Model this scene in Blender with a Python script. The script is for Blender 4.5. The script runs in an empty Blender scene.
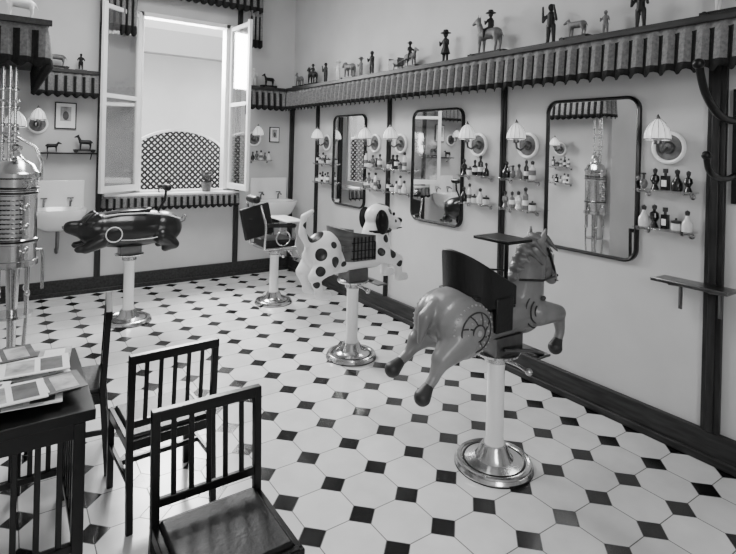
import bpy, math, random
import math as _m
from mathutils import Vector, Matrix, Euler
random.seed(4)
S=bpy.context.scene
COL=S.collection
# ---------------------------------------------------------------- materials
def nm(name):
    m=bpy.data.materials.new(name); m.use_nodes=True
    nt=m.node_tree; b=nt.nodes['Principled BSDF']; return m,nt,b
def mat(name,g,rough=.5,metal=0.,var=0.,scale=8.,stretch=(1,1,1),bump=0.,coat=0.,spec=.5,emit=0.):
    m,nt,b=nm(name)
    b.inputs['Base Color'].default_value=(g,g,g,1); b.inputs['Roughness'].default_value=rough
    b.inputs['Metallic'].default_value=metal; b.inputs['Specular IOR Level'].default_value=spec
    if emit: b.inputs['Emission Color'].default_value=(1,1,1,1); b.inputs['Emission Strength'].default_value=emit
    if coat: b.inputs['Coat Weight'].default_value=coat; b.inputs['Coat Roughness'].default_value=.1
    if var or bump:
        tc=nt.nodes.new('ShaderNodeTexCoord'); mp=nt.nodes.new('ShaderNodeMapping'); mp.inputs['Scale'].default_value=stretch
        n=nt.nodes.new('ShaderNodeTexNoise'); n.inputs['Scale'].default_value=scale; n.inputs['Detail'].default_value=6
        nt.links.new(tc.outputs['Object'],mp.inputs[0]); nt.links.new(mp.outputs[0],n.inputs['Vector'])
        r=nt.nodes.new('ShaderNodeMapRange'); r.inputs[1].default_value=.3; r.inputs[2].default_value=.7
        r.inputs[3].default_value=g*(1-var); r.inputs[4].default_value=min(1,g*(1+var))
        nt.links.new(n.outputs['Fac'],r.inputs[0]); nt.links.new(r.outputs[0],b.inputs['Base Color'])
        if bump:
            bp=nt.nodes.new('ShaderNodeBump'); bp.inputs['Strength'].default_value=bump; bp.inputs['Distance'].default_value=.01
            nt.links.new(n.outputs['Fac'],bp.inputs['Height']); nt.links.new(bp.outputs[0],b.inputs['Normal'])
    return m
def floor_mat():
    m,nt,b=nm('octagon_tiles')
    N=nt.nodes; Lk=nt.links
    def M(op,a,c=None,d=None):
        n=N.new('ShaderNodeMath'); n.operation=op
        for i,v in enumerate((a,c,d)):
            if v is None: continue
            if isinstance(v,(int,float)): n.inputs[i].default_value=v
            else: Lk.new(v,n.inputs[i])
        return n.outputs[0]
    g=N.new('ShaderNodeNewGeometry'); sp=N.new('ShaderNodeSeparateXYZ'); Lk.new(g.outputs['Position'],sp.inputs[0])
    P=.255
    def ax(o,ph):
        t=M('DIVIDE',M('SUBTRACT',o,ph),P); t=M('ADD',t,100.5); fr=M('FRACT',t); return M('ABSOLUTE',M('SUBTRACT',fr,.5)),M('FLOOR',M('SUBTRACT',t,.5))
    px,ix=ax(sp.outputs['X'],1.61); py,iy=ax(sp.outputs['Y'],2.2)
    d=M('ADD',px,py)
    dot=M('LESS_THAN',d,.268)
    g1=M('LESS_THAN',M('ABSOLUTE',M('SUBTRACT',d,.277)),.010)
    g2=M('MULTIPLY',M('LESS_THAN',M('MINIMUM',px,py),.0095),M('GREATER_THAN',d,.276))
    gr=M('MAXIMUM',g1,g2)
    cb=N.new('ShaderNodeCombineXYZ'); Lk.new(ix,cb.inputs[0]); Lk.new(iy,cb.inputs[1])
    wn=N.new('ShaderNodeTexWhiteNoise'); Lk.new(cb.outputs[0],wn.inputs['Vector'])
    no=N.new('ShaderNodeTexNoise'); no.inputs['Scale'].default_value=7; no.inputs['Detail'].default_value=8; Lk.new(g.outputs['Position'],no.inputs['Vector'])
    tile=M('ADD',M('MULTIPLY',wn.outputs['Value'],.13),M('ADD',.54,M('MULTIPLY',no.outputs['Fac'],.22)))
    c=M('ADD',M('MULTIPLY',tile,M('SUBTRACT',1,dot)),M('MULTIPLY',dot,.005))
    c=M('ADD',M('MULTIPLY',c,M('SUBTRACT',1,gr)),M('MULTIPLY',gr,.09))
    Lk.new(c,b.inputs['Base Color'])
    Lk.new(M('ADD',.12,M('ADD',M('MULTIPLY',no.outputs['Fac'],.16),M('MULTIPLY',gr,.3))),b.inputs['Roughness'])
    bp=N.new('ShaderNodeBump'); bp.inputs['Strength'].default_value=.25; bp.inputs['Distance'].default_value=.003
    Lk.new(M('SUBTRACT',M('ADD',1,M('MULTIPLY',wn.outputs['Value'],.2)),gr),bp.inputs['Height']); Lk.new(bp.outputs[0],b.inputs['Normal'])
    return m
WALL=mat('painted_plaster',.53,.6,var=.06,scale=2.5)
CEIL=mat('ceiling_plaster',.65,.8,var=.03,scale=2)
FLOOR=floor_mat()
WOOD=mat('dark_stained_wood',.020,.42,var=.5,scale=6,stretch=(8,8,1),spec=.3)
WOODH=mat('dark_wood_long',.026,.45,var=.5,scale=6,stretch=(8,1,8),spec=.3)
BLK=mat('black_lacquer',.004,.3,spec=.3)
WPAINT=mat('white_painted_wood',.8,.4,var=.04,scale=5)
PORC=mat('white_porcelain',.85,.12,coat=.5)
CHROME=mat('nickel_plate',.55,.18,1.,var=.12,scale=12)
DCHROME=mat('dark_nickel',.16,.3,1.,var=.2,scale=12)
MIRROR=mat('mirror_glass',.86,.015,1.)
FAB1=mat('valance_light_fabric',.16,.85,var=.3,scale=60,bump=.1)
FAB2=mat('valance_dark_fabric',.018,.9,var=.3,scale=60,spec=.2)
HORSE=mat('carved_horse_wood',.17,.36,var=.3,scale=4,bump=.05,coat=.1)
LEATH=mat('dark_leather',.007,.4,bump=.15,scale=60,spec=.35)
HORSE2=mat('carved_relief',.36,.42,var=.2,scale=20)
HORSE3=mat('carved_mane',.11,.4,var=.3,scale=20)
HORSE4=mat('carved_groove',.02,.5)
DOG=mat('dog_white_paint',.8,.3,var=.03,scale=4)
PIG=mat('black_pig_lacquer',.004,.28,spec=.5)
SEATW=mat('seat_oak',.08,.45,var=.4,scale=8,stretch=(1,1,6))
OPAL=mat('opal_glass',.88,.25)
SHADE=mat('lit_opal_shade',.85,.3,emit=.55)
BULB=mat('bulb_glow',.9,.3,emit=5)
BOT=[mat('bottle_dark',.008,.15,coat=.2),mat('bottle_grey',.16,.12,coat=.4),mat('bottle_light',.7,.15,coat=.4),mat('bottle_cap',.03,.3),mat('bottle_label',.8,.6)]
TOYD=mat('toy_dark_paint',.01,.4,spec=.3); TOYM=mat('toy_mid_paint',.12,.45,var=.4,scale=30); TOYL=mat('toy_light_paint',.65,.45)
PAPER=[mat('paper_white',.8,.6,var=.08,scale=12),mat('paper_grey',.36,.5,var=.6,scale=14),mat('paper_dark',.05,.5,var=.7,scale=16)]
def glass_mat():
    m,nt,b=nm('clear_glass'); N=nt.nodes
    t=N.new('ShaderNodeBsdfTransparent'); gl=N.new('ShaderNodeBsdfGlossy'); gl.inputs['Roughness'].default_value=.05
    mx=N.new('ShaderNodeMixShader'); mx.inputs[0].default_value=.22
    t.inputs[0].default_value=(.93,.93,.93,1)
    nt.links.new(t.outputs[0],mx.inputs[1]); nt.links.new(gl.outputs[0],mx.inputs[2]); nt.links.new(mx.outputs[0],N['Material Output'].inputs[0]); return m
GLASS=glass_mat()
# ---------------------------------------------------------------- builder
class B:
    def __init__(s): s.v=[]; s.f=[]; s.m=[]
    def add(s,vs,fs,mi=0,M=None):
        o=len(s.v)
        for p in vs:
            p=Vector(p); s.v.append(tuple(M@p) if M else tuple(p))
        for f in fs: s.f.append(tuple(i+o for i in f)); s.m.append(mi)
    def box(s,a,b,mi=0,M=None):
        x0,y0,z0=a; x1,y1,z1=b
        vs=[(x0,y0,z0),(x1,y0,z0),(x1,y1,z0),(x0,y1,z0),(x0,y0,z1),(x1,y0,z1),(x1,y1,z1),(x0,y1,z1)]
        s.add(vs,[(3,2,1,0),(4,5,6,7),(0,1,5,4),(1,2,6,5),(2,3,7,6),(3,0,4,7)],mi,M)
    def bar(s,p,q,w,d,mi=0,up=(0,0,1)):
        p=Vector(p);q=Vector(q);t=(q-p);L=t.length;t.normalize();u=Vector(up)
        if abs(t.dot(u))>.98:u=Vector((0,1,0))
        a=t.cross(u).normalized();c=a.cross(t).normalized()
        M=Matrix((( a.x,c.x,t.x,p.x),(a.y,c.y,t.y,p.y),(a.z,c.z,t.z,p.z),(0,0,0,1)))
        s.box((-w/2,-d/2,0),(w/2,d/2,L),mi,M)
    def rings(s,rs,mi=0,cap=True):
        n=len(rs[0]); vs=[p for r in rs for p in r]; fs=[]
        for i in range(len(rs)-1):
            for j in range(n):
                k=(j+1)%n; fs.append((i*n+j,i*n+k,(i+1)*n+k,(i+1)*n+j))
        if cap:
            fs.append(tuple(range(n-1,-1,-1))); fs.append(tuple((len(rs)-1)*n+j for j in range(n)))
        s.add(vs,fs,mi)
    def lathe(s,prof,c=(0,0,0),mi=0,n=24,M=None):
        rs=[[(c[0]+max(r,.0004)*math.cos(2*math.pi*j/n),c[1]+max(r,.0004)*math.sin(2*math.pi*j/n),c[2]+z) for j in range(n)] for r,z in prof]
        if M: rs=[[tuple(M@Vector(p)) for p in r] for r in rs]
        s.rings(rs,mi)
    def tube(s,path,r,mi=0,n=10):
        P=[Vector(p) for p in path]; R=r if isinstance(r,(list,tuple)) else [r]*len(P)
        rs=[];ref=None
        for i,p in enumerate(P):
            t=(P[min(i+1,len(P)-1)]-P[max(i-1,0)]).normalized()
            if ref is None: ref=Vector((0,0,1)) if abs(t.z)<.9 else Vector((1,0,0))
            a=t.cross(ref).normalized(); c=a.cross(t).normalized(); ref=c
            rs.append([tuple(p+a*R[i]*math.cos(2*math.pi*j/n)+c*R[i]*math.sin(2*math.pi*j/n)) for j in range(n)])
        s.rings(rs,mi)
    def caps(s,p,q,r0,r1,mi=0,n=16):
        p=Vector(p);q=Vector(q);t=(q-p).normalized()
        ref=Vector((0,0,1)) if abs(t.z)<.9 else Vector((1,0,0))
        a=t.cross(ref).normalized();c=a.cross(t).normalized();rs=[]
        L=[(p-t*r0*math.cos(x),r0*max(math.sin(x),.02)) for x in (0,.4,.8,1.2,1.57)]+[(q+t*r1*math.cos(x),r1*max(math.sin(x),.02)) for x in (1.57,1.2,.8,.4,0)]
        for o,r in L: rs.append([tuple(o+a*r*math.cos(2*math.pi*j/n)+c*r*math.sin(2*math.pi*j/n)) for j in range(n)])
        s.rings(rs,mi)
    def ell(s,c,r,rot=(0,0,0),mi=0,n=20,k=12):
        M=Matrix.Translation(c)@Euler(rot).to_matrix().to_4x4(); rs=[]
        for i in range(k+1):
            a=math.pi*i/k; sn=max(math.sin(a),.01)
            rs.append([tuple(M@Vector((r[0]*sn*math.cos(2*math.pi*j/n),r[1]*sn*math.sin(2*math.pi*j/n),-r[2]*math.cos(a)))) for j in range(n)])
        s.rings(rs,mi)
    def torus(s,c,R,r,axis='z',mi=0,n=32,k=8,sx=1,sy=1):
        vs=[];fs=[]
        for i in range(n):
            a=2*math.pi*i/n
            for j in range(k):
                b=2*math.pi*j/k; x=(R+r*math.cos(b))*math.cos(a)*sx; y=(R+r*math.cos(b))*math.sin(a)*sy; z=r*math.sin(b)
                p=(x,y,z) if axis=='z' else ((z,x,y) if axis=='x' else (x,z,y))
                vs.append((c[0]+p[0],c[1]+p[1],c[2]+p[2]))
        for i in range(n):
            for j in range(k):
                i2=(i+1)%n;j2=(j+1)%k; fs.append((i*k+j,i2*k+j,i2*k+j2,i*k+j2))
        s.add(vs,fs,mi)
    def done(s,name,mats,parent=None,loc=(0,0,0),rot=0,bevel=0,smooth=True,remesh=0,sm=4):
        me=bpy.data.meshes.new(name); me.from_pydata(s.v,[],s.f)
        for m in (mats if isinstance(mats,(list,tuple)) else [mats]): me.materials.append(m)
        me.polygons.foreach_set('material_index',s.m); me.update()
        import bmesh
        bm=bmesh.new(); bm.from_mesh(me); bmesh.ops.recalc_face_normals(bm,faces=bm.faces); bm.to_mesh(me); bm.free()
        if smooth:
            me.shade_smooth(); me.set_sharp_from_angle(angle=.65)
        o=bpy.data.objects.new(name,me); COL.objects.link(o); o.location=loc; o.rotation_euler=(0,0,rot)
        if parent: o.parent=parent
        if bevel:
            b=o.modifiers.new('bevel','BEVEL'); b.width=bevel; b.segments=2; b.limit_method='ANGLE'
        if remesh:
            r=o.modifiers.new('remesh','REMESH'); r.mode='VOXEL'; r.voxel_size=remesh; r.use_smooth_shade=True
            q=o.modifiers.new('smooth','SMOOTH'); q.factor=.5; q.iterations=sm
        return o
def E(name,loc=(0,0,0),rot=0):
    e=bpy.data.objects.new(name,None); e.empty_display_size=.1; COL.objects.link(e); e.location=loc; e.rotation_euler=(0,0,rot); return e
def paint_spots(o,spots,dark):
    # painted patches: object-space spheres baked into the material as masks
    m,nt,bs=nm('spotted_dog_paint'); N=nt.nodes; L=nt.links
    tc=N.new('ShaderNodeTexCoord'); prev=None
    for c,r in spots:
        d=N.new('ShaderNodeVectorMath'); d.operation='DISTANCE'; L.new(tc.outputs['Object'],d.inputs[0]); d.inputs[1].default_value=c
        s=N.new('ShaderNodeMath'); s.operation='DIVIDE'; L.new(d.outputs['Value'],s.inputs[0]); s.inputs[1].default_value=r
        if prev is None: prev=s.outputs[0]
        else:
            k=N.new('ShaderNodeMath'); k.operation='MINIMUM'; L.new(prev,k.inputs[0]); L.new(s.outputs[0],k.inputs[1]); prev=k.outputs[0]
    r=N.new('ShaderNodeValToRGB'); r.color_ramp.elements[0].position=.97; r.color_ramp.elements[0].color=(dark,dark,dark,1); r.color_ramp.elements[1].position=1.; r.color_ramp.elements[1].color=(.8,.8,.8,1)
    L.new(prev,r.inputs[0]); L.new(r.outputs[0],bs.inputs['Base Color']); bs.inputs['Roughness'].default_value=.3
    o.data.materials.clear(); o.data.materials.append(m)

RX=3.17; YB=6.4; LX=-.08; CZ=3.7; YF=-2.0; NX=-1.4
# ---------------------------------------------------------------- room
b=B(); b.box((NX-.2,YF-.2,-.1),(RX+.2,YB,0)); b.done('floor',FLOOR,smooth=False)
b=B(); b.box((NX-.2,YF-.2,CZ),(RX+.2,YB+.2,CZ+.1)); b.done('ceiling',CEIL,smooth=False)
b=B(); b.box((RX,YF-.2,-.1),(RX+.2,YB+.2,CZ)); b.done('wall_right',WALL,smooth=False)
W0,W1,WZ0,WZ1=1.223,2.277,1.07,3.12
b=B()
b.box((LX-.2,YB,-.1),(W0,YB+.2,CZ)); b.box((W1,YB,-.1),(RX,YB+.2,CZ)); b.box((W0,YB,-.1),(W1,YB+.2,WZ0)); b.box((W0,YB,WZ1),(W1,YB+.2,CZ))
b.done('wall_back',WALL,smooth=False)
b=B(); b.box((LX-.2,3.8,-.1),(LX,YB,CZ)); b.box((NX,3.8,-.1),(LX-.2,4.0,CZ)); b.box((NX-.2,YF,-.1),(NX,4.0,CZ)); b.done('wall_left',WALL,smooth=False)
b=B(); b.box((NX-.2,YF-.2,-.1),(RX,YF,CZ)); b.done('wall_front',WALL,smooth=False)
b=B(); b.box((RX-.03,YF,0),(RX,YB,.17)); b.box((RX-.045,YF,0),(RX,YB,.045)); b.done('baseboard_right',WOODH,bevel=.006)
b=B(); b.box((LX,YB-.03,0),(RX-.03,YB,.17)); b.box((LX,YB-.045,0),(RX-.045,YB,.045)); b.done('baseboard_back',WOODH,bevel=.006)
b=B(); b.box((LX,3.8,0),(LX+.03,YB-.045,.17)); b.done('baseboard_left',WOODH,bevel=.006)
SZ=2.37
ti=1
for y in (1.277,2.758,4.226,5.69,-.2):
    w=.045 if y<2 else .022
    b=B(); b.box((RX-.03,y-w,.17),(RX,y+w,SZ-.03)); b.box((RX-.04,y-w*.45,.17),(RX,y+w*.45,SZ-.03)); b.done('trim_%d'%ti,WOOD,bevel=.004); ti+=1
for x in (.85,2.40):
    b=B(); b.box((x-.03,YB-.035,.17),(x+.03,YB,CZ)); b.done('trim_%d'%ti,WOOD,bevel=.004); ti+=1
b=B(); b.box((RX-.05,YB-.05,.17),(RX,YB,SZ-.03)); b.done('trim_%d'%ti,WOOD,bevel=.004); ti+=1
# ---------------------------------------------------------------- shelves with valances
def valance(name,poly,z0,z1,per=.085,amp=.014,parent=None,flare=.02):
    b=B(); vs=[];fs=[];mi=[]
    pts=[Vector((p[0],p[1],0)) for p in poly]; cols=[]
    for i in range(len(pts)-1):
        a,c=pts[i],pts[i+1]; L=(c-a).length; t=(c-a)/L; nrm=Vector((-t.y,t.x,0))
        k=max(1,round(L/per))*8
        for j in range(k+1):
            ph=2*math.pi*j/8; cols.append((a+t*L*j/k,nrm,ph,j))
    rows=[(1.,.3),(.85,.6),(.8,1.),(.2,1.2),(0.,1.4)]
    H=z1-z0
    for (p,nrm,ph,j) in cols:
        for (h,am) in rows:
            off=amp*am*(math.sin(ph)+.35*math.sin(2*ph+.5))+flare*(1-h)
            zz=z0+H*h
            if h==0: zz+=.014*math.cos(ph)
            q=p+nrm*off; vs.append((q.x,q.y,zz))
    n=len(rows)
    for i in range(len(cols)-1):
        for r in range(n-1):
            fs.append((i*n+r,(i+1)*n+r,(i+1)*n+r+1,i*n+r+1))
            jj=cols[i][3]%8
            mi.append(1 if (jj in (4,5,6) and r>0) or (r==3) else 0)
    b.v+=vs; b.f+=fs; b.m+=mi
    ob=b.done(name,[FAB1,FAB2],parent); 
    sd=ob.modifiers.new('thick','SOLIDIFY'); sd.thickness=.003
    return ob
VX=2.97; VY=6.2; VZ=2.09
def vshelf(boxa,boxb,lip,poly):
    e=E('valanced_toy_shelf')
    b=B(); b.box(boxa,boxb); b.done('shelf_board',WOODH,e,bevel=.004)
    b=B(); b.box(*lip); b.done('shelf_lip',WOODH,e,bevel=.003)
    valance('valance',poly,VZ,SZ-.03,parent=e)
vshelf((VX-.02,YF+.01,SZ-.03),(RX,YB,SZ),((VX-.034,YF+.01,SZ-.038),(VX-.02,VY-.034,SZ)),[(VX-.01,YF+.03),(VX-.01,VY-.01)])
vshelf((2.45,VY-.02,SZ-.03),(VX-.022,YB,SZ),((2.45,VY-.034,SZ-.038),(VX-.036,VY-.02,SZ)),[(VX-.03,VY-.01),(2.46,VY-.01)])
vshelf((.212,VY-.02,SZ-.03),(.80,YB,SZ),((.224,VY-.034,SZ-.038),(.80,VY-.02,SZ)),[(.80,VY-.01),(.22,VY-.01)])
vshelf((LX,3.74,SZ-.03),(.21,YB,SZ),((LX,3.726,SZ-.038),(.222,3.74,SZ)),[(.20,VY-.03),(.20,3.75),(LX,3.75)])
# ---------------------------------------------------------------- window
e=E('window_1')
b=B(); fw=.05
b.box((W0,YB-.02,WZ0),(W0+fw,YB+.12,WZ1)); b.box((W1-fw,YB-.02,WZ0),(W1,YB+.12,WZ1)); b.box((W0,YB-.02,WZ1-fw),(W1,YB+.12,WZ1)); b.box((W0,YB-.02,WZ0-.02),(W1,YB+.12,WZ0+.02))
b.done('frame',WPAINT,e,bevel=.004)
def sash(name,hx,hy,ang,w=.54):
    M=Matrix.Translation((hx,hy,0))@Matrix.Rotation(ang,4,'Z')
    b=B(); z0,z1=WZ0+.03,WZ1-.02; s=.05
    b.box((0,-.018,z0),(s,.018,z1),0,M); b.box((w-s,-.018,z0),(w,.018,z1),0,M)
    for z in (z0,z0+1.0,z1-s-.02): b.box((s,-.018,z),(w-s,.018,z+(.07 if z==z0 else .045)),0,M)
    b.box((s-.004,-.004,z0+.02),(w-s+.004,.004,z1-.02),1,M)
    b.caps(M@Vector((w-.025,-.035,z0+.9)),M@Vector((w-.025,-.035,z0+1.0)),.008,.008,2)
    b.done(name,[WPAINT,GLASS,DCHROME],e,bevel=.003)
sash('left_sash',W0+.01,YB-.03,math.radians(-142))
sash('right_sash',W1+.01,YB-.03,math.radians(-86))
b=B(); b.box((.885,YB-.2,WZ0-.03),(2.365,YB,WZ0)); b.done('sill_board',WPAINT,e,bevel=.005)
valance('sill_valance',[(2.365,YB-.21),(.885,YB-.21),(.885,YB-.06)],.90,WZ0-.02,parent=e,per=.07,flare=.01)
e=E('window_drapes')
valance('pelmet',[(2.62,YB-.18),(.80,YB-.18)],3.28,3.62,parent=e)
valance('left_drape',[(1.16,YB-.2),(.80,YB-.2)],2.80,3.30,parent=e,per=.06,amp=.02,flare=.0)
valance('right_drape',[(2.62,YB-.2),(2.46,YB-.2)],2.85,3.30,parent=e,per=.05,amp=.02,flare=.0)
b=B(); b.box((.78,YB-.2,3.6),(2.64,YB,3.63)); b.done('pelmet_board',WOODH,e)
# lattice screen outside window
b=B(); x0,x1,zb=1.25,2.3,1.0; LY=YB+.3
def top(x): 
    t=(x-x0)/(x1-x0); return 1.60+.2*math.sin(math.pi*t)**.7 if 0<t<1 else 1.6
sp=.05
for sgn in (1,-1):
    c=-2.5
    while c<5.5:
        run=None; x=x0
        def zz(x): return c+sgn*x
        while x<=x1+.001:
            ins=zb<=zz(x)<=top(x)
            if ins and run is None: run=x
            if (not ins or x+.01>x1) and run is not None:
                if x-run>.02: b.bar((run,LY+.006*sgn,zz(run)),(x,LY+.006*sgn,zz(x)),.024,.008,0,(0,1,0))
                run=None
            x+=.01
        c+=sp*1.414
pts=[(x0+(x1-x0)*i/24,LY,top(x0+(x1-x0)*i/24)) for i in range(25)]
for i in range(24): b.bar(pts[i],pts[i+1],.03,.04,1,(0,1,0))
b.box((x0-.03,LY-.02,.3),(x0,LY+.02,1.62),1); b.box((x1,LY-.02,.3),(x1+.03,LY+.02,1.62),1); b.box((x0,LY-.02,zb-.03),(x1,LY+.02,zb),1); b.box((x0,LY-.01,.0),(x1,LY+.01,zb-.03),1)
b.box((x0-.03,LY-.05,-.1),(x1+.03,LY+.05,.01),1)
b.done('lattice_screen',[WOOD,WPAINT])
b=B(); b.box((-2,YB+.2,-.12),(7,9.6,-.1)); b.done('courtyard_ground',mat('stone',.4,.8,var=.2,scale=3))
b=B(); b.box((-2,9.4,-.1),(7,9.6,4.2)); 
b.done('courtyard_wall',mat('courtyard_plaster',.55,.8,var=.08,scale=1.5),smooth=False)
b=B(); b.box((-.5,8.1,2.95),(5,8.3,3.25)); b.box((2.85,8.1,-.1),(3.05,8.3,2.95)); b.box((-.5,8.1,3.25),(5,9.4,3.3)); b.done('courtyard_canopy',mat('canopy_paint',.22,.7))
# ---------------------------------------------------------------- mirrors
def rrect(w,h,r,n=8):
    o=[]
    for cx,cy,a0 in ((w/2-r,h/2-r,0),(-w/2+r,h/2-r,90),(-w/2+r,-h/2+r,180),(w/2-r,-h/2+r,270)):
        for i in range(n+1):
            a=math.radians(a0+90*i/n); o.append((cx+r*math.cos(a),cy+r*math.sin(a)))
    return o
def mirror(x,yc,ang=0):
    e=E('wall_mirror',(x,yc,1.495),ang)
    out=rrect(.67,1.02,.085); inn=rrect(.63,.98,.068)
    b=B(); rs=[]
    for prof,xx in ((out,-.0),(out,-.024),([(a*.5+c*.5,d*.5+f*.5) for (a,d),(c,f) in zip(out,inn)],-.032),(inn,-.024),(inn,-.012)):
        rs.append([(xx,p[0],p[1]) for p in prof])
    b.rings(rs,0,cap=False); b.done('frame',BLK,e)
    b=B(); b.add([(-.014,p[0],p[1]) for p in inn],[tuple(range(len(inn)))]); b.done('glass',MIRROR,e,smooth=False)
    b=B(); b.add([(-.002,p[0],p[1]) for p in inn],[tuple(range(len(inn)))]); b.done('backing',WOOD,e,smooth=False)
for yc in (2.03,3.52,4.97): mirror(RX,yc)
mirror(LX,5.3,math.pi)
# ---------------------------------------------------------------- sconces
def sconce(wx,wy,wz,ang=0):
    e=E('wall_sconce',(wx,wy,wz),ang)   # local -x is out from wall
    b=B(); M=Matrix.Rotation(-math.pi/2,4,'Y')
    b.lathe([(.0,0),(.075,0),(.075,.010),(.0,.012)],(0,0,0),2,32,M); b.lathe([(.035,.010),(.035,.02),(.025,.034),(.0,.036)],(0,0,0),1,24,M)
    b.torus((-.012,0,0),.086,.012,'x',0,40)
    path=[(-.03,0,0),(-.09,0,-.035),(-.13,0,-.02),(-.14,0,.03)]
    b.tube(path,.008,1); b.lathe([(.012,0),(.022,.005),(.022,.03),(.012,.035)],(-.14,0,.015),1,16)
    b.done('plate_and_arm',[OPAL,DCHROME,TOYM],e)
    b=B(); n=48; rs=[]
    for r,z in [(.060,.04),(.066,.05),(.064,.075),(.055,.105),(.038,.135),(.018,.155),(.010,.16)]:
        rs.append([(-.14+r*(1+.05*math.cos(j*math.pi/2))*math.cos(2*math.pi*j/n),r*(1+.05*math.cos(j*math.pi/2))*math.sin(2*math.pi*j/n),z) for j in range(n)])
    b.rings(rs,0,cap=False); b.ell((-.14,0,.06),(.026,.026,.035),(0,0,0),2)
    b.torus((-.14,0,.045),.066,.004,'z',1); b.lathe([(.012,0),(.012,.01),(.006,.02),(0,.03)],(-.14,0,.158),1,12)
    for k in range(12):
        a=2*math.pi*k/12; b.tube([(-.14+r*math.cos(a),r*math.sin(a),z) for r,z in ((.068,.05),(.066,.075),(.057,.105),(.040,.135),(.012,.16))],.0016,1,5)
    b.done('shade',[SHADE,DCHROME,BULB],e)
for y in (1.53,2.53,3.02,4.04,4.47,5.47): sconce(RX,y,1.69)
sconce(.27,YB,1.80,math.pi/2); sconce(2.62,YB,1.72,math.pi/2); sconce(LX,4.55,1.69,math.pi)
# ---------------------------------------------------------------- bottles & glass shelves
PROF=[[(0,0),(.022,0),(.024,.01),(.024,.075),(.008,.09),(.008,.105)],
      [(0,0),(.026,0),(.028,.02),(.027,.045),(.012,.07),(.008,.09)],
      [(0,0),(.02,0),(.02,.1),(.009,.115),(.009,.13)],
      [(0,0),(.024,0),(.012,.03),(.026,.055),(.022,.08),(.008,.09),(.008,.1)]]
def bottles(n,length,seed):
    r=random.Random(seed); b=B(); last=-1
    for i in range(n):
        y=-length/2+length*(i+.5)/n+r.uniform(-.004,.004); k=r.choice([j for j in (0,1,2,3,4,5,6) if j!=last]); last=k; mi=r.choice([0,0,1,2,2]); s=r.uniform(.85,1.1)
        if k==4:
            h=r.uniform(.06,.11); w=r.uniform(.017,.023)
            b.box((-.016,y-w,0),(.016,y+w,h),mi); b.lathe([(.008,0),(.008,.015),(.014,.016),(.014,.04),(0,.042)],(0,y,h),3,12)
            b.box((-.018,y-w*.7,h*.25),(-.0155,y+w*.7,h*.7),4 if mi!=2 else 0)
        elif k==5:   # squat jar with lid
            b.lathe([(0,0),(.024,0),(.027,.006),(.027,.035),(.022,.04)],(0,y,0),2 if mi==0 else mi,20); b.lathe([(.026,0),(.027,.003),(.026,.014),(.006,.018),(.007,.026),(0,.03)],(0,y,.04),3,20)
        elif k==6:   # atomiser with bulb
            b.ell((0,y,.03),(.022,.022,.03),(0,0,0),mi,16,10); b.lathe([(.008,0),(.007,.03),(.012,.032),(.012,.042),(0,.044)],(0,y,.052),3,12)
            b.tube([(0,y,.088),(-.02,y+.008,.09),(-.03,y+.015,.075)],.003,3,6); b.ell((-.032,y+.016,.062),(.011,.011,.014),(0,0,0),1,10,6)
        else:
            p=PROF[k]; b.lathe([(a*s,z*s) for a,z in p],(0,y,0),mi,16)
            b.lathe([(.010*s,0),(.013*s,.01),(.013*s,.022),(0,.03)],(0,y,p[-1][1]*s-.002),3,12)
            if k in(0,2): b.lathe([(.0245*s if k==0 else .0205*s,.03*s),(.0245*s if k==0 else .0205*s,.065*s)],(0,y,0),4 if mi!=2 else 1,16)
    return b
def shelf_unit(cx,cy,ang,seed,zz=(1.225,1.445),half=.155):
    for k,z in enumerate(zz):
        e=E('glass_shelf',(cx,cy,z),ang)
        b=B(); b.box((-.12,-half,-.008),(0,half,0)); b.done('glass_plate',GLASS,e,bevel=.001)
        b=B()
        for s in (-1,1):
            b.tube([(0,s*half*.8,-.03),(-.05,s*half*.8,-.014),(-.115,s*half*.8,-.014)],.005); b.box((-.125,s*half*.8-.006,-.016),(-.121,s*half*.8+.006,.006))
            b.lathe([(0,0),(.016,0),(.016,.006),(0,.008)],(0,0,0),0,12,Matrix.Translation((0,s*half*.8,-.03))@Matrix.Rotation(-math.pi/2,4,'Y'))
        b.done('brackets',CHROME,e)
        bottles(5,half*1.95,seed*7+k).done('toiletry_bottles',BOT,None,loc=(cx-.06*math.cos(ang),cy-.06*math.sin(ang),z+.001),rot=ang,bevel=.002)
for i,y in enumerate((1.52,2.56,3.0,4.03,4.43,5.46)): shelf_unit(RX,y,0,i+1)
shelf_unit(2.7,YB,math.pi/2,21,zz=(1.45,),half=.14); shelf_unit(LX,4.5,math.pi,22)
# ---------------------------------------------------------------- chair pedestals
def pedestal(e,top=.58,r=.19):
    b=B()
    b.lathe([(0,0),(r,0),(r+.004,.012),(r-.004,.026),(r-.03,.030),(r-.05,.032),(.10,.045),(.085,.065),(.07,.10),(.06,.115),(0,.116)],(0,0,0),0,48)
    b.torus((0,0,.026),r-.018,.012,'z',0,48)
    b.lathe([(.05,0),(.062,.006),(.062,.03),(.09,.045),(.12,.05),(.125,.062),(.11,.07),(0,.072)],(0,0,top-.06),0,36)
    b.tube([(.0,0,top-.035),(.0,-.14,top-.03),(.0,-.2,top-.04)],.009,0); b.ell((0,-.21,top-.04),(.018,.018,.018))
    b.done('base_and_collar',CHROME,e)
    b=B(); b.lathe([(.052,.11),(.050,.13),(.046,.15),(.046,top-.09),(.05,top-.06)],(0,0,0),0,32); b.done('porcelain_column',PORC,e)
    b=B(); b.torus((0,0,.020),r-.045,.014,'z',0,48); b.torus((0,0,.0),r-.006,.01,'z',0,48); b.done('dark_rings',BLK,e)
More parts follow.
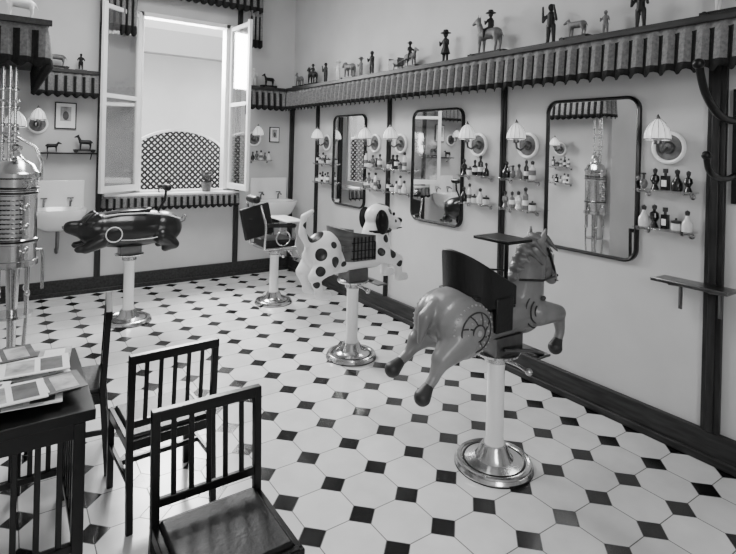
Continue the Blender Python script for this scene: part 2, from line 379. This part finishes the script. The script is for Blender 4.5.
def tub(b,x0,x1,w,z0,zs,zback,th=.018,mi=0,n=16,lean=.03,pw=1.5):
    pts=[]
    for i in range(n+1):
        a=_m.pi/2+_m.pi*i/n; pts.append((x0+(x1-x0)*.45+(x1-x0)*.45*_m.cos(a),w*_m.sin(a)))
    pts=[(x1,w)]+pts+[(x1,-w)]
    m=len(pts); cx=(x0+x1)/2
    def row(z,ins,ln):
        o=[]
        for i,(x,y) in enumerate(pts):
            f=max(0,min(1,(x1-x)/(x1-x0))); ht=zs+(zback-zs)*f**pw
            o.append((x+(cx-x)*ins-ln*f,y*(1-ins),z if z is not None else ht))
        return o
    A=row(z0,0,0);Bq=row(None,0,lean);C=row(None,th/w,lean);D=row(z0,th/w,0)
    vs=A+Bq+C+D;fs=[]
    for i in range(m-1):
        for q in range(4):
            r=(q+1)%4; fs.append((q*m+i,q*m+i+1,r*m+i+1,r*m+i))
    fs.append((0,m,2*m,3*m)); fs.append((m-1,2*m-1,3*m-1,4*m-1))
    b.add(vs,fs,mi)
# ---------------------------------------------------------------- horse chair
e=E('carousel_horse_barber_chair',(2.15,1.89,0))
pedestal(e,.60,.2)
TH=(-.325,.085,.80); TR=(.155,.10,.15)
b=B()
b.caps((-.28,0,.80),(.12,0,.79),.13,.115); b.ell((-.32,0,.83),(.16,.155,.145)); b.ell((.18,0,.81),(.135,.125,.15))
b.caps((.18,0,.86),(.225,0,.99),.125,.10); b.caps((.225,0,.99),(.29,0,1.09),.10,.070)
b.caps((.29,0,1.105),(.37,0,1.035),.073,.060); b.caps((.37,0,1.035),(.43,0,.945),.056,.038); b.ell((.325,0,1.035),(.062,.057,.075))
b.caps((.43,0,.955),(.445,0,.925),.040,.036); b.ell((.42,0,.925),(.03,.028,.02))
for s in (-1,1):
    b.caps((.295,s*.04,1.15),(.32,s*.05,1.225),.024,.007)
    b.ell((TH[0],s*TH[1],TH[2]),TR,(0,0,0))
b.caps((-.37,-.10,.76),(-.49,-.11,.69),.095,.050); b.caps((-.49,-.11,.69),(-.53,-.11,.625),.046,.027); b.caps((-.53,-.11,.62),(-.575,-.11,.575),.027,.024)
b.caps((-.35,.10,.76),(-.45,.11,.70),.095,.050); b.caps((-.45,.11,.70),(-.50,.11,.655),.046,.027); b.caps((-.50,.11,.65),(-.56,.11,.615),.027,.024)
b.caps((.21,-.09,.79),(.36,-.11,.77),.073,.045); b.caps((.36,-.11,.77),(.385,-.11,.67),.040,.026); b.caps((.385,-.11,.665),(.365,-.11,.62),.026,.025)
b.caps((.21,.09,.81),(.42,.10,.83),.073,.045); b.caps((.42,.10,.83),(.485,.10,.76),.040,.026); b.caps((.485,.10,.755),(.48,.10,.71),.026,.025)
b.caps((-.44,0,.90),(-.50,0,.85),.034,.036); b.caps((-.50,0,.85),(-.53,0,.74),.036,.012)
b.done('horse_body',HORSE,e,remesh=.008,sm=4)
b=B()
for c,d in (((-.57,-.11,.58),(-.60,-.11,.545)),((-.56,.11,.615),(-.60,.11,.59)),((.365,-.11,.62),(.345,-.11,.585)),((.48,.10,.71),(.465,.10,.675))):
    b.caps(c,d,.027,.040)
b.done('hooves',HORSE4,e,remesh=.006,sm=2)
b=B()
mane=[(.325,1.175),(.275,1.175),(.225,1.155),(.185,1.115),(.155,1.07),(.13,1.02),(.11,.97),(.085,.92)]
for i,(x,z) in enumerate(mane):
    b.ell((x+.012,0,z-.012),(.04,.042,.032),(0,.9,0)) 
    for s in(-1,1):
        b.caps((x+.02,s*.035,z-.005),(x+.06,s*(.080+.004*i),z-.075),.018,.006)
b.ell((.345,0,1.15),(.03,.022,.03))
b.done('mane',HORSE3,e,remesh=.006,sm=2)
b=B(); g=B()
def onth(s,u,v,c=TH,R=TR,off=0):
    k=_m.sqrt(max(0.02,1-u*u-v*v)); return (c[0]+R[0]*u,s*(c[1]+R[1]*k+off),c[2]+R[2]*v)
SH=(.18,.0,.81); SR=(.135,.127,.15)
for s in(-1,1):
    for rr,n,br in ((.42,14,.005),(.80,30,.005)):
        for i in range(n):
            a=2*_m.pi*i/n; b.ell(onth(s,rr*_m.cos(a),rr*_m.sin(a)),(br,br,br),(0,0,0),0,8,5)
    b.ell(onth(s,0,0),(.014,.008,.014),(0,0,0),0,12,6)
    for r0 in (.25,.61): g.tube([onth(s,r0*_m.cos(2*_m.pi*i/32),r0*_m.sin(2*_m.pi*i/32)) for i in range(33)],.004,0,6)
    for k in range(8):
        a=2*_m.pi*k/8; g.tube([onth(s,rr*_m.cos(a+rr*.8),rr*_m.sin(a+rr*.8)) for rr in (.27,.36,.45,.54,.60)],.0035,0,6)
    for k in range(3): g.tube([onth(s,(.25+.18*k)*_m.cos(a),(.25+.18*k)*_m.sin(a),SH,SR,.004) for a in [2.2+i*.22 for i in range(12)]],.004,0,6)
    b.tube([(.38+.02*i/4,s*(.060-.004*i),1.08-.035*i) for i in range(5)],.004,0,6)
b.done('carved_relief',HORSE2,e); g.done('carved_grooves',HORSE4,e)
b=B()
for s in(-1,1):
    b.ell((.34,s*.062,1.08),(.017,.013,.014)); b.ell((.462,s*.026,.945),(.009,.009,.008))
b.tube([(.467,-.03,.915),(.43,-.042,.925)],.004); b.done('eyes_and_nostrils',BLK,e)
b=B()
for s in(-1,1):
    b.tube([(.305,s*.078,1.12),(.36,s*.066,1.04),(.405,s*.050,.98)],.007)
    b.tube([(.405,s*.052,.98),(.33,s*.105,.97),(.2,s*.130,.97),(.0,s*.14,1.0)],.006)
b.torus((.402,0,.985),.052,.007,'x',0); b.tube([(.2,-.137,.88),(.30,-.06,.84),(.32,0,.83),(.30,.06,.84),(.2,.137,.88)],.012)
b.done('bridle_and_breast_strap',LEATH,e)
b=B(); tub(b,-.33,-.03,.15,.88,.98,1.16,lean=.02,pw=1.1); b.box((-.30,-.13,.86),(-.01,.13,.95)); 
for s in(-1,1): b.box((-.18,s*.145-.012,.76),(-.06,s*.145+.012,.93))
b.done('seat_tub',LEATH,e,bevel=.006)
b=B(); b.tube([(.06,0,.88),(.06,0,1.1),(.06,0,1.18)],.012); b.box((-.07,-.12,1.175),(.12,.12,1.192)); b.done('tray_board',BLK,e,bevel=.005)
b=B(); b.box((-.1,-.09,.605),(.1,.09,.70)); b.tube([(-.05,-.1,.64),(.1,-.13,.62),(.2,-.14,.585)],.010); b.tube([(-.05,.1,.64),(.1,.13,.62),(.2,.14,.585)],.010); b.box((.14,-.16,.572),(.24,.16,.585))
b.done('mount_and_footrest',DCHROME,e,bevel=.006)
# ---------------------------------------------------------------- dog chair
e=E('spotted_dog_barber_chair',(2.28,3.48,0)); pedestal(e,.60,.195)
b=B()
b.caps((-.24,0,.79),(.18,0,.79),.12,.11); b.ell((-.27,0,.85),(.16,.135,.155)); b.ell((.20,0,.86),(.13,.125,.17))
b.caps((.2,0,.95),(.23,0,1.05),.11,.095); b.ell((.235,0,1.09),(.12,.105,.105)); b.caps((.29,0,1.065),(.40,0,1.02),.068,.052)
for s in(-1,1):
    b.ell((-.29,s*.085,.80),(.12,.075,.12)); b.caps((-.31,s*.10,.77),(-.40,s*.10,.69),.085,.05); b.caps((-.40,s*.10,.69),(-.36,s*.10,.58),.045,.031); b.caps((-.36,s*.10,.555),(-.29,s*.10,.54),.036,.034)
    b.caps((.22,s*.085,.80),(.37,s*.095,.74),.07,.045); b.caps((.37,s*.095,.74),(.375,s*.095,.62),.040,.030); b.caps((.375,s*.095,.605),(.44,s*.095,.60),.038,.034)
b.caps((-.39,0,.90),(-.46,0,1.0),.035,.030); b.caps((-.46,0,1.0),(-.45,0,1.12),.030,.024); b.caps((-.45,0,1.12),(-.38,0,1.16),.024,.017)
ob=b.done('dog_body',DOG,e,remesh=.009,sm=4)
sp_=[((-.36,0,.98),.075),((-.44,0,1.06),.035),((.27,0,1.2),.055),((.16,0,.83),.0)]
for s in(-1,1):
    sp_+=[((-.25,s*.15,.93),.045),((-.37,s*.13,.86),.05),((-.26,s*.17,.80),.042),((-.38,s*.15,.74),.038),((-.40,s*.13,.64),.028),((-.33,s*.13,.67),.0),((.24,s*.13,.93),.040),((.17,s*.14,.83),.036),((.28,s*.12,.80),.04),((.36,s*.13,.72),.028),((.30,s*.08,1.14),.030),((.37,s*.05,1.05),.014),((-.16,s*.13,.76),.03)]
paint_spots(ob,[q for q in sp_ if q[1]>0],.006)
b=B()
for s in(-1,1):
    b.ell((.185,s*.118,1.06),(.062,.022,.10),(0,-.15,0)); b.ell((.32,s*.09,1.115),(.012,.010,.015))
b.ell((.445,0,1.045),(.026,.03,.024)); b.tube([(.45,-.03,.99),(.38,-.06,.99)],.005); b.torus((.22,0,.98),.108,.014,'z')
b.done('ears_and_collar',BLK,e)
b=B(); tub(b,-.20,.10,.155,.78,.97,1.04,th=.02); b.box((.085,-.155,.78),(.105,.155,.92)); b.box((-.18,-.14,.86),(.09,.14,.9))
b.done('seat_tub',SEATW,e)
b=B()
for i in range(6):
    x=-.10+.034*i; b.box((x-.004,-.163,.79),(x+.004,-.154,.965))
for z in (.80,.86,.92): b.box((-.12,-.163,z),(.09,-.155,z+.008))
b.done('seat_grille',LEATH,e)
b=B(); b.box((-.09,-.08,.60),(.09,.08,.70)); b.box((.15,-.13,.56),(.24,.13,.572)); b.tube([(.05,0,.62),(.2,0,.566)],.012); b.done('mount_and_footrest',DCHROME,e,bevel=.005)
# ---------------------------------------------------------------- pig chair
e=E('black_pig_barber_chair',(.96,5.21,0),math.pi); pedestal(e,.62,.2)
b=B()
b.ell((-.0,0,.855),(.45,.185,.175)); b.ell((.26,0,.865),(.18,.155,.148)); b.ell((-.28,0,.845),(.18,.175,.155))
b.caps((.38,0,.87),(.48,0,.89),.085,.058)
for s in(-1,1):
    b.caps((.24,s*.11,.78),(.37,s*.12,.715),.07,.045); b.caps((.37,s*.12,.715),(.43,s*.12,.715),.038,.032)
    b.caps((-.26,s*.12,.78),(-.36,s*.13,.70),.085,.05); b.caps((-.36,s*.13,.70),(-.28,s*.13,.67),.043,.036)
    b.caps((.30,s*.09,.985),(.37,s*.125,.945),.038,.018)
b.done('pig_body',PIG,e,remesh=.01,sm=10)
b=B(); b.tube([(-.45,0,.88),(-.48,.02,.90),(-.50,0,.94),(-.48,-.02,.95),(-.46,0,.92)],.008)
for s in(-1,1): b.ell((.41,s*.085,.925),(.010,.008,.010)); b.ell((.538,s*.022,.895),(.006,.01,.012))
b.done('tail_and_eyes',TOYM,e)
b=B()
for s in(-1,1):
    b.torus((.16,s*.176,.83),.065,.005,'y',0)
    b.tube([(-.42,s*.095,.93),(-.30,s*.125,.975),(-.1,s*.125,1.0),(.1,s*.12,1.0),(.24,s*.115,.985)],.007)  # pale tubes imitate the highlight along the top of the back
    b.tube([(-.30,s*.176,.80),(-.15,s*.172,.775),(0,s*.168,.77),(.1,s*.162,.775)],.004)
b.done('piping_and_back_highlight',TOYL,e)
b=B(); tub(b,-.18,.12,.11,.95,1.02,1.035,th=.02,lean=0); b.box((-.16,-.10,.95),(.10,.10,.99)); b.tube([(-.22,0,.97),(-.30,0,1.1),(-.31,0,1.2)],.012)
b.caps((-.315,-.05,1.22),(-.315,.05,1.22),.032,.032); b.done('seat_and_headrest',LEATH,e)
b=B(); b.box((-.09,-.08,.605),(.09,.08,.70)); b.done('mount',DCHROME,e,bevel=.006)
# ---------------------------------------------------------------- barber chair
e=E('barber_chair',(2.35,5.10,0)); pedestal(e,.56,.19)
b=B(); b.box((-.17,-.17,.60),(.17,.17,.68)); b.bar((-.17,0,.70),(-.24,0,1.02),.32,.04,0,(0,1,0)); 
b.caps((-.25,-.09,1.09),(-.25,.09,1.09),.04,.04)
for s in(-1,1): b.caps((-.16,s*.20,.84),(.12,s*.20,.82),.02,.022)
b.done('upholstery',LEATH,e,bevel=.015)
b=B()
for s in(-1,1):
    b.tube([(.13,s*.20,.81),(.15,s*.2,.70),(.14,s*.19,.60)],.013); b.tube([(-.2,s*.20,.60),(-.19,s*.20,.84),(-.24,s*.18,1.04)],.013)
    b.tube([(-.2,s*.2,.60),(.14,s*.2,.60)],.012); b.tube([(.14,s*.15,.60),(.30,s*.14,.42),(.36,s*.14,.40)],.012)
    b.torus((0,s*.2,.70),.075,.008,'y')
b.box((.29,-.16,.385),(.42,.16,.397)); b.tube([(-.24,0,1.02),(-.255,0,1.07)],.012); b.box((-.16,-.2,.57),(.16,.2,.60)); b.box((-.08,-.08,.53),(.08,.08,.57))
b.done('nickel_frame',CHROME,e,bevel=.003)
b=B(); b.box((.02,-.24,.86),(.22,.24,.875)); b.done('child_board',WPAINT,e,bevel=.004)
# ---------------------------------------------------------------- basins
def basin(cx,cy,name='wash_basin'):
    e=E(name,(cx,cy-.002,0))
    b=B(); b.box((-.25,-.02,.92),(.25,0,1.22)); 
    b.done('splashback',PORC,e,bevel=.008)
    b=B(); n=32
    def ring(sx,sy,z,oy=-.22): return [(sx*_m.copysign(abs(_m.cos(a))**.55,_m.cos(a)),oy+sy*_m.copysign(abs(_m.sin(a))**.55,_m.sin(a)),z) for a in [2*_m.pi*i/n for i in range(n)]]
    b.rings([ring(.12,.1,.72,-.15),ring(.20,.17,.78,-.19),ring(.235,.2,.86,-.205),ring(.25,.215,.92,-.218),ring(.25,.215,.945,-.218),ring(.215,.175,.945,-.22),ring(.19,.15,.90,-.22),ring(.12,.1,.83,-.22)])
    b.done('bowl',PORC,e)
    b=B()
    for s in(-1,1): b.tube([(s*.12,-.04,.945),(s*.12,-.04,1.0),(s*.12,-.08,1.03),(s*.12,-.13,1.01)],.010); b.box((s*.12-.03,-.045,1.03),(s*.12+.03,-.035,1.042))
    b.tube([(0,-.16,.74),(0,-.16,.55),(0,-.08,.48),(0,-.02,.5)],.018)
    b.done('taps_and_trap',DCHROME,e)
basin(.46,YB); basin(2.84,YB)
# ---------------------------------------------------------------- boiler
e=E('nickel_water_boiler',(.055,3.93,0))
b=B(); K=.92
b.lathe([(r*K,z) for r,z in [(0,.86),(.13,.86),(.146,.87),(.146,.90),(.134,.905),(.134,1.0),(.140,1.005),(.140,1.03),(.134,1.035),(.134,1.30),(.140,1.305),(.140,1.33),(.134,1.335),(.134,1.40),(.146,1.41),(.146,1.435),(.13,1.45),(.11,1.49),(.06,1.52),(.035,1.54),(.028,1.57),(.04,1.585),(.04,1.6),(.0,1.62)]],(0,0,0),0,40)
for a in range(4):
    t=_m.pi/4+a*_m.pi/2; c,s=_m.cos(t),_m.sin(t)
    b.tube([(.105*c,.105*s,.87),(.105*c,.105*s,.5),(.085*c,.085*s,.3),(.12*c,.12*s,.03)],[.014,.009,.009,.016])
    b.ell((.105*c,.105*s,.70),(.018,.018,.025),(0,0,0),0,12,8)
b.lathe([(0,.0),(.132,0),(.132,.02),(.12,.03),(0,.03)],(0,0,0),0,40); b.lathe([(0,.55),(.11,.55),(.11,.565),(0,.565)],(0,0,0),0,32)
b.lathe([(.03,.03),(.02,.1),(.026,.5),(.04,.86)],(0,0,0),0,24)
for x,y in ((-.07,0),(-.005,.03),(-.035,-.05)):
    b.tube([(x,y,1.46),(x,y,2.03),(x,y,2.09)],.009)
    for z in (1.62,1.72,1.83,1.94): b.lathe([(.009,0),(.022,.006),(.022,.016),(.009,.022)],(x,y,z),0,16)
b.torus((-.035,0,1.68),.045,.007); b.torus((-.035,0,1.88),.045,.007)
for i,zz in enumerate((.96,1.1,1.22)):
    b.tube([(.05,-.11,zz),(.06,-.16,zz),(.06,-.175,zz-.03)],.009); b.ell((.06,-.16,zz+.022),(.018,.007,.018))
b.tube([(.12,0,.95),(.15,0,.95),(.157,0,.9),(.157,0,.7)],.010); b.tube([(.10,-.02,1.37),(.14,-.02,1.39),(.14,-.02,1.5),(.10,-.02,1.6),(.0,.0,1.66)],.008)
b.torus((.06,-.115,1.37),.024,.005,'y')
b.done('boiler_body',CHROME,e)
b=B()
for k in range(8):
    a=-2.5+.16*k
    for j in range(9):
        z=1.05+.028*j
        c,s=_m.cos(a),_m.sin(a); b.bar((.126*c,.126*s,z),(.126*_m.cos(a+.12),.126*_m.sin(a+.12),z),.018,.006)
for z in (1.34,1.31,1.015,.885): b.lathe([(.130,0),(.1325,.003),(.1325,.010),(.130,.013)],(0,0,z),0,40)
b.done('dark_grille',BLK,e)
# ---------------------------------------------------------------- slatted chairs
def chair(x,y,rot,sz=1.):
    e=E('slat_back_chair',(x,y,0),rot); e.scale=(1,1,sz); b=B(); w=.18; t=.028
    for s in(-1,1):
        b.bar((s*w,-.03,0),(s*w,0,.38),t,t); b.bar((s*w,0,.37),(s*w,-.02,.745),t,t); b.bar((s*w,.345,0),(s*w,.345,.375),t,t)
        b.bar((s*w,-.01,.20),(s*w,.345,.20),.018,.022); b.bar((s*w,0,.355),(s*w,.345,.355),.022,.045)
    b.box((-w-.014,-.036,.71),(w+.014,-.006,.748)); b.box((-w,-.012,.43),(w,.006,.46))
    b.box((-w,-.012,.335),(w,.01,.378)); b.box((-w,.333,.335),(w,.357,.378)); b.bar((-w,.17,.20),(w,.17,.20),.018,.022)
    for i in range(5):
        xx=-.12+.06*i; b.bar((xx,-.002,.445),(xx,-.020,.72),.018,.012,0,(0,1,0))
    b.done('frame',BLK,e,bevel=.003)
    b=B(); b.box((-w+.012,.008,.362),(w-.012,.335,.392)); b.done('seat',LEATH,e,bevel=.01)
chair(.64,2.41,0.05); chair(.615,1.83,math.pi); chair(.445,3.04,math.pi/2-.14,1.08)
# ---------------------------------------------------------------- table with magazines
e=E('magazine_table',(-.08,2.53,0))
b=B(); b.box((-.40,-.35,.61),(.38,.35,.65)); b.box((-.37,-.32,.54),(.35,.26,.61))
for sx in(-.35,.33):
    for sy in(-.31,.24): b.box((sx-.02,sy-.02,0),(sx+.02,sy+.02,.6))
for sy in(-.31,.24):
    b.box((-.34,sy-.012,.12),(.32,sy+.012,.15))
    for i in range(9): b.box((-.30+.07*i,sy-.006,.15),(-.28+.07*i,sy+.006,.55))
for i in range(6): b.box((.324,-.26+.08*i,.15),(.336,-.24+.08*i,.55))
b.box((.318,-.3,.12),(.342,.24,.15))
b.done('table_frame',BLK,e,bevel=.003)
b=B(); zz=.651
for (cx,cy,a,mi) in [(.12,.15,.1,0),(-.15,.18,-.1,1),(.22,-.05,.2,0),(0,-.02,.1,1),(-.2,-.1,-.2,0),(.16,-.18,-.1,0),(-.05,-.2,.15,2),(.22,.2,-.15,1),(.02,.1,.1,0),(.23,-.16,.12,2),(-.02,-.12,-.2,0),(.20,.05,-.05,0),(.08,.22,.12,2),(.10,-.22,.05,0)]:
    M=Matrix.Translation((cx,cy,zz))@Matrix.Rotation(a+1.57,4,'Z'); b.box((-.09,-.125,0),(.09,.125,.004),mi,M)
    M2=Matrix.Translation((0,0,.004))@M; b.box((-.07,.0,0),(.07,.1,.0003),(mi+1)%3,M2); b.box((-.07,-.10,0),(.07,-.02,.0003),(mi+2)%3,M2); zz+=.0048
b.done('magazine_pile',PAPER,None,loc=(-.08,2.53,0),smooth=False)
# ---------------------------------------------------------------- small wall shelf & coat hooks
e=E('bracket_shelf',(RX,1.33,.95))
b=B(); b.box((-.20,-.19,0),(-.042,.19,.012)); b.tube([(-.2,-.19,.016),(-.2,.19,.016)],.005)
for s in(-1,1): b.tube([(-.05,s*.1,-.14),(-.055,s*.1,-.03),(-.18,s*.1,-.004)],.007); b.box((-.05,s*.1-.01,-.16),(-.041,s*.1+.01,.0))
b.done('plate_and_brackets',DCHROME,e,bevel=.002)
e=E('bentwood_coat_hooks',(RX,1.17,0))
def arc(P,n=6):
    out=[]; Q=[Vector(p) for p in P]
    for i in range(len(Q)-1):
        p0=Q[max(i-1,0)];p1=Q[i];p2=Q[i+1];p3=Q[min(i+2,len(Q)-1)]
        for k in range(n):
            t=k/n; out.append(.5*((2*p1)+(p2-p0)*t+(2*p0-5*p1+4*p2-p3)*t*t+(3*p1-p0-3*p2+p3)*t**3))
    out.append(Q[-1]); return out
b=B(); b.box((-.03,-.03,1.40),(0,.03,2.0))
b.tube(arc([(-.02,0,1.84),(-.14,0,1.83),(-.29,0,1.86),(-.42,0,1.95),(-.49,0,2.07)]),.018); b.ell((-.495,0,2.08),(.026,.026,.026))
b.tube(arc([(-.02,0,1.56),(-.16,0,1.535),(-.28,0,1.545),(-.36,0,1.58),(-.39,0,1.64)]),.015); b.ell((-.392,0,1.65),(.022,.022,.022))
b.done('hooks',BLK,e)
# ---------------------------------------------------------------- framed pictures
def frame(cx,cz,w,h):
    e=E('framed_picture',(cx,YB,cz)); b=B()
    b.box((-w/2,-.018,-h/2),(w/2,0,h/2)); b.done('frame',WOOD,e,bevel=.003)
    b=B(); b.box((-w/2+.012,-.021,-h/2+.012),(w/2-.012,-.018,h/2-.012),0); b.box((-w/4,-.0225,-h/5),(w/4,-.021,h/3),1); b.ell((0,-.022,0),(w/7,.004,h/6),(0,0,0),2)
    b.done('print',PAPER,e)
frame(.52,1.90,.2,.28); frame(2.90,1.78,.14,.2)
# ---------------------------------------------------------------- toys
def animal(b,o,s,neck=.5,ear=.1,head=1.):
    def p(x,y,z): return (o[0]+x*s,o[1]+y*s,o[2]+z*s)
    b.caps(p(0,-.32,.62),p(0,.30,.64),.19*s,.17*s)
    for sx in(-1,1):
        b.caps(p(sx*.1,-.36,.55),p(sx*.11,-.40,.30),.10*s,.055*s); b.caps(p(sx*.11,-.40,.30),p(sx*.11,-.36,.04),.05*s,.04*s)
        b.caps(p(sx*.1,.32,.55),p(sx*.11,.34,.04),.08*s,.04*s)
    b.caps(p(0,.34,.70),p(0,.50,.72+neck),.12*s,.08*s); b.caps(p(0,.50,.76+neck),p(0,.74,.66+neck),.10*s*head,.055*s*head)
    for sx in(-1,1): b.caps(p(sx*.05,.47,.82+neck),p(sx*.07,.45,.84+neck+ear),.03*s,.012*s)
    b.caps(p(0,-.50,.68),p(0,-.62,.45),.035*s,.02*s)
def wheel(b,x,y,z,r,mi=0): b.lathe([(0,-.005),(r,-.005),(r,.005),(0,.005)],(0,0,0),mi,16,Matrix.Translation((x,y,z))@Matrix.Rotation(_m.pi/2,4,'Y'))
def toy_animal(loc,s,neck,m,plat=True,rider=0,rot=0,head=1.,ear=.1,name='toy_horse',cart=False):
    e=E(name,loc,rot); z=.0
    if plat:
        b=B(); b.box((-.035,-.75*s,.02),(.035,.85*s,.034))
        for y in(-.58*s,.66*s):
            for sx in(-1,1): wheel(b,sx*.04,y,.018,.018)
        b.done('wheeled_platform',TOYD,e); z=.03
    b=B(); animal(b,(0,0,z),s,neck,ear=ear,head=head); b.done('animal',m,e,remesh=max(.004,s*.03),sm=3)
    if rider:
        b=B(); fig(b,(0,-.05*s,z+.70*s),rider,sit=True,hat=True,rot90=True); b.done('rider',TOYD,e,remesh=.0045,sm=1)
    if cart:
        b=B(); b.box((-.04,-1.9*s,.06),(.04,-.95*s,.07)); 
        for y in (-1.9*s,-.97*s): b.box((-.04,y,.07),(.04,y+.006,.13))
        for sx in(-1,1): b.box((sx*.04-.003,-1.9*s,.07),(sx*.04+.003,-.95*s,.11)); wheel(b,sx*.052,-1.45*s,.042,.042); b.tube([(sx*.035,-.95*s,.08),(sx*.03,.2*s,.11)],.004)
        b.done('cart',TOYM,e)
def fig(b,o,h,sit=False,hat=False,skirt=False,arm=.3,rot90=False):
    def p(x,y,z): return (o[0]+x*h,o[1]+y*h,o[2]+z*h) if not rot90 else (o[0]+y*h,o[1]-x*h,o[2]+z*h)
    if sit:
        for s in(-1,1): b.caps(p(-.05,s*.06,.1),p(-.14,s*.2,.05),.07*h,.05*h); b.caps(p(-.14,s*.2,.05),p(-.12,s*.22,-.2),.05*h,.035*h)
    else:
        for s in(-1,1): b.caps(p(0,s*.065,.46),p(0,s*.09,.03),.07*h,.04*h); b.caps(p(0,s*.09,.03),p(-.06,s*.09,.03),.030*h,.028*h)
    t=.74 if not sit else .4
    b.caps(p(0,0,t-.26),p(0,0,t),.10*h,.095*h)
    for s in(-1,1): b.caps(p(0,s*.12,t),p(-.06,s*.2,t-.16),.04*h,.035*h); b.caps(p(-.06,s*.2,t-.16),p(-.12,s*.16,t-.16+arm*.4),.035*h,.028*h)
    b.caps(p(0,0,t+.06),p(0,0,t+.12),.04*h,.04*h); b.ell(p(0,0,t+.19),(.085*h,.08*h,.095*h)); b.caps(p(-.07,0,t+.18),p(-.11,0,t+.175),.018*h,.014*h)
    if hat: b.lathe([(0,0),(.19*h,0),(.19*h,.02*h),(.10*h,.03*h),(.085*h,.12*h),(0,.13*h)],p(0,0,t+.24),0,20)
    if skirt: b.lathe([(.0,0),(.17*h,0),(.09*h,.3*h),(0,.3*h)],p(0,0,.28),0,20)
def toy_fig(loc,h,m,rot=0,name='toy_figure',**k):
    e=E(name,loc,rot)
    b=B(); b.box((-.045,-.055,0),(.045,.055,.015)); b.done('base',TOYM,e); z=.014
    b=B(); fig(b,(0,0,z),h,**k); b.done('figure',m,e,remesh=.0045,sm=2)
TX=3.06; TZ=SZ+.001
toy_fig((TX,2.28,TZ),.27,TOYD,arm=.9); toy_animal((TX,2.08,TZ),.13,.1,TOYM,name='toy_dog')
toy_animal((TX,2.84,TZ),.23,.40,TOYM,rider=.22,ear=.12,name='toy_horse_with_rider')
toy_fig((TX,3.33,TZ),.25,TOYD,hat=True,skirt=True)
toy_animal((TX,3.80,TZ),.15,.25,TOYM,rider=.17,cart=True,name='toy_donkey_with_cart',rot=math.pi)
toy_fig((TX,4.42,TZ),.24,TOYD); toy_animal((TX,4.84,TZ),.18,.05,TOYM,head=1.6,name='toy_elephant')
toy_fig((TX,4.62,TZ),.19,TOYM,hat=True)
toy_fig((TX,5.08,TZ),.21,TOYL,hat=True); toy_fig((TX,5.36,TZ),.23,TOYD,arm=.7); toy_animal((TX,5.68,TZ),.18,.3,TOYD,rider=.15,name='toy_horse_with_rider'); toy_animal((TX,6.02,TZ),.15,.3,TOYM)
toy_fig((TX,1.66,TZ),.24,TOYD,arm=.6); toy_fig((TX,1.88,TZ),.15,TOYM); toy_animal((TX,1.2,TZ),.15,.3,TOYL)
toy_fig((2.56,6.3,TZ),.22,TOYL,rot=math.pi/2); toy_animal((2.77,6.3,TZ),.13,.3,TOYD,rot=math.pi/2)
toy_animal((.42,6.29,TZ),.15,.3,TOYM,rot=math.pi/2); toy_fig((.64,6.3,TZ),.17,TOYD,rot=math.pi/2)
toy_animal((.06,4.0,TZ),.16,.2,TOYL,rot=math.pi/2,name='toy_dog')
e=E('small_wall_shelf',(.56,YB,1.50)); b=B(); b.box((-.26,-.13,0),(.26,0,.014)); 
for s in(-1,1): b.tube([(s*.2,-.01,-.06),(s*.2,-.11,-.002)],.005)
b.done('board',BLK,e,bevel=.003)
toy_animal((.40,6.32,1.515),.11,.15,TOYD,plat=False,rot=-math.pi/2,name='toy_dog'); toy_animal((.70,6.32,1.515),.13,.35,TOYD,plat=True,rot=math.pi/2)
# sill items
e=E('potted_plant',(2.0,YB-.09,WZ0)); b=B(); b.lathe([(0,0),(.045,0),(.06,.09),(.066,.095),(.066,.11),(.055,.11),(.05,.09),(0,.09)],(0,0,0)); b.done('pot',TOYM,e)
b=B(); r=random.Random(3)
for i in range(46):
    a=r.uniform(0,6.28); l=r.uniform(.05,.11); tip=Vector((_m.cos(a)*l*.8,_m.sin(a)*l*.6,.1+r.uniform(.04,.14)))
    b.tube([(0,0,.09),tuple(tip*.6+Vector((0,0,.04))),tuple(tip)],.002,0,5); b.ell(tuple(tip),(.018,.014,.004),(r.uniform(-1,1),r.uniform(-1,1),a),0,8,5)
b.done('foliage',mat('foliage_grey',.06,.6),e)
toy_animal((1.50,YB-.1,WZ0),.12,.35,TOYD,plat=False,rot=-math.pi/2)
# ---------------------------------------------------------------- lights
def area(name,loc,rot,sx,sy,p):
    l=bpy.data.lights.new(name,'AREA'); l.shape='RECTANGLE'; l.size=sx; l.size_y=sy; l.energy=p
    o=bpy.data.objects.new(name,l); COL.objects.link(o); o.location=loc; o.rotation_euler=rot; return o
area('ceiling_fill',(.9,4.2,CZ-.05),(0,0,0),.8,1.6,95)  # added soft fill under the ceiling, no lamp fitting modelled
area('front_fill',(.0,YF+.05,2.2),(math.radians(82),0,math.radians(-8)),1.4,1.4,95)  # added fill behind the camera; wall_front has no window
area('back_window_daylight',(1.75,YB+.9,3.0),(math.radians(-60),0,0),1.4,1.2,330)
w=bpy.data.worlds.new('sky'); S.world=w; w.use_nodes=True; w.node_tree.nodes['Background'].inputs[0].default_value=(1,1,1,1); w.node_tree.nodes['Background'].inputs[1].default_value=4.5
# ---------------------------------------------------------------- camera
cd=bpy.data.cameras.new('camera'); co=bpy.data.objects.new('camera',cd); COL.objects.link(co); S.camera=co
cd.sensor_fit='HORIZONTAL'; cd.sensor_width=36; cd.lens=36*528/736; cd.shift_y=-(277-147)/736; cd.clip_start=.02
co.matrix_world=Matrix.Translation((0,0,1.65))@Matrix.Rotation(math.radians(-34.5),4,'Z')@Matrix.Rotation(math.radians(90),4,'X')@Matrix.Rotation(math.radians(1.43),4,'Z')
